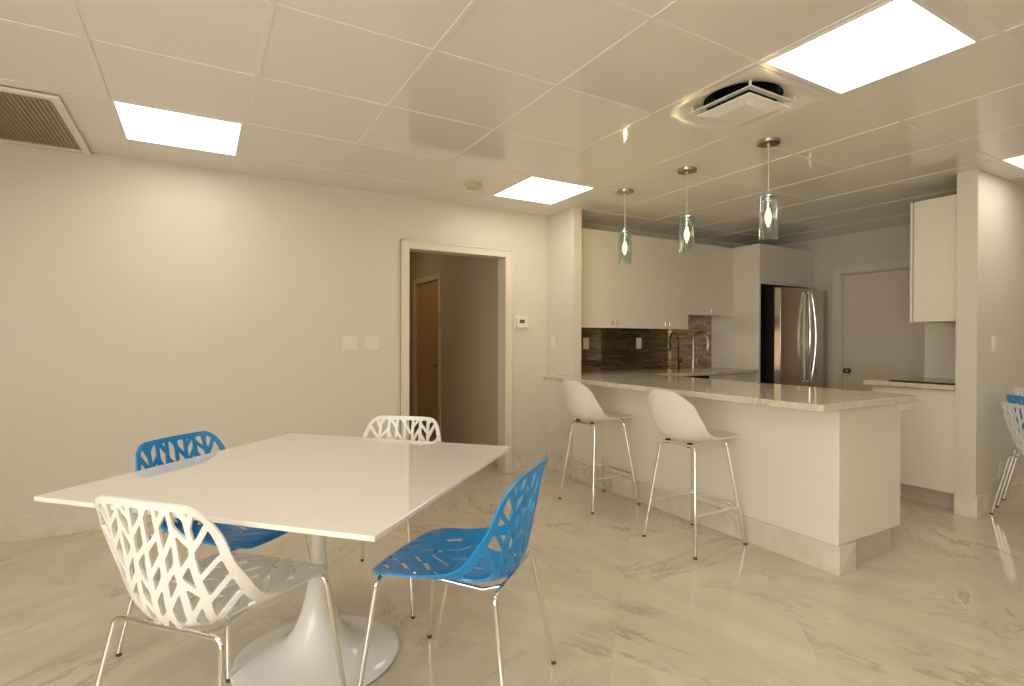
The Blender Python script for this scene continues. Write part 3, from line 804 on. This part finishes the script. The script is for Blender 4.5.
# stack by the right wall
S0 = Vector((4.862,1.222,0)); sr = rad(-42); fd = Vector((math.cos(sr), math.sin(sr), 0))
dup(white0, S0, sr, 'white cutout chair at the bottom of the stack by the right wall')
dup(white0, S0+fd*.035+Vector((0,0,.052)), sr, 'blue cutout chair in the middle of the stack by the right wall', (M['white'],M['blue']))
dup(white0, S0+fd*.070+Vector((0,0,.104)), sr, 'white cutout chair on top of the stack by the right wall')

# ------------------------------------------------------------------ bar stools
stool_shell = Shell(
    [(.235,.640),(.212,.650),(.13,.645),(.04,.630),(-.05,.620),(-.13,.622),(-.195,.655),(-.236,.730),(-.254,.83),(-.262,.928)],
    [(.215,.646),(.190,.653),(.12,.654),(.05,.652),(-.03,.656),(-.09,.676),(-.140,.722),(-.180,.790),(-.215,.860),(-.248,.922)],
    [(0,.165),(.15,.192),(.45,.205),(.65,.21),(.82,.19),(1.0,.145)], 2.4)
SW = .2; SL = stool_shell.L
def stool_field(s, t):
    r = .06 if t < SL/2 else .11
    qx, qy = abs(s)-(SW-.0005-r), abs(t-SL/2)-(SL/2-.0005-r)
    return r-(math.hypot(max(qx,0),max(qy,0))+min(max(qx,qy),0))
def make_stool(label, loc, rot):
    t_ = thing('bar_stool', label, 'bar stool', loc, rot, 'white bar stools at the counter')
    obj('shell', build_shell(stool_shell, SW, stool_field, .010, .006), M['stoolwhite'], t_, smooth=50, local=True)
    def at(sx, sy, z):
        fx_, fy_, tx, ty = (.215,.20,.128 if sx > 0 else .142,.130)
        k = z/.612; return Vector((sx*(fx_+(tx-fx_)*k), sy*(fy_+(ty-fy_)*k), z))
    for sx in (1,-1):
        for sy in (1,-1):
            bm = BM(); zt = .618 if sx > 0 else .606
            a, b = at(sx,sy,.012), at(sx,sy,zt)
            tube(bm, fillet([a, b, (b.x, 0, zt)], .04, 8), .0088, 12)
            l = obj('leg', bm, M['chrome'], t_, smooth=True, local=True)
            q = at(sx,sy,0); bm = BM(); lathe(bm, [(0,0),(.011,0),(.011,.014),(0,.014)], 14, (q.x,q.y,0)); f = obj('foot_cap', bm, M['rubber'], t_, smooth=True, local=True); f.parent = l
    bm = BM(); z = .225; tube(bm, [at(-1,1,z), at(1,1,z), at(1,-1,z), at(-1,-1,z)][:2], .009, 10); tube(bm, [at(1,1,z), at(1,-1,z)], .009, 10); tube(bm, [at(1,-1,z), at(-1,-1,z)], .009, 10)
    obj('footrest', bm, M['chrome'], t_, smooth=True, local=True)
    for sy in (1,-1):
        bm = BM(); tube(bm, [(.128,.08*sy,.618),(-.142,.08*sy,.606)], .007, 10)
        obj('seat_rail', bm, M['chrome'], t_, smooth=True, local=True)
    for sy in (1,-1):
        for x, z in ((-.135,.612),):
            obj('clip', box(BM(), x-.012, x+.014, .085*sy-.012, .085*sy+.012, z-.018, z+.010), M['black'], t_, bevel=.004, local=True)
    return t_
st = make_stool('white shell bar stool farther along the counter, by the wall pier', (2.605,3.19,0), 0)
dup(st, (2.605,2.285,0), 0, 'white shell bar stool nearer the open end of the counter')

# ------------------------------------------------------------------ world and view
w = bpy.data.worlds.new('world'); C.world = w; w.use_nodes = True
w.node_tree.nodes['Background'].inputs['Color'].default_value = (.02,.018,.015,1)
C.view_settings.view_transform = 'Standard'; C.view_settings.look = 'None'; C.view_settings.gamma = 1
C.view_settings.use_curve_mapping = False; C.view_settings.exposure = 0.60
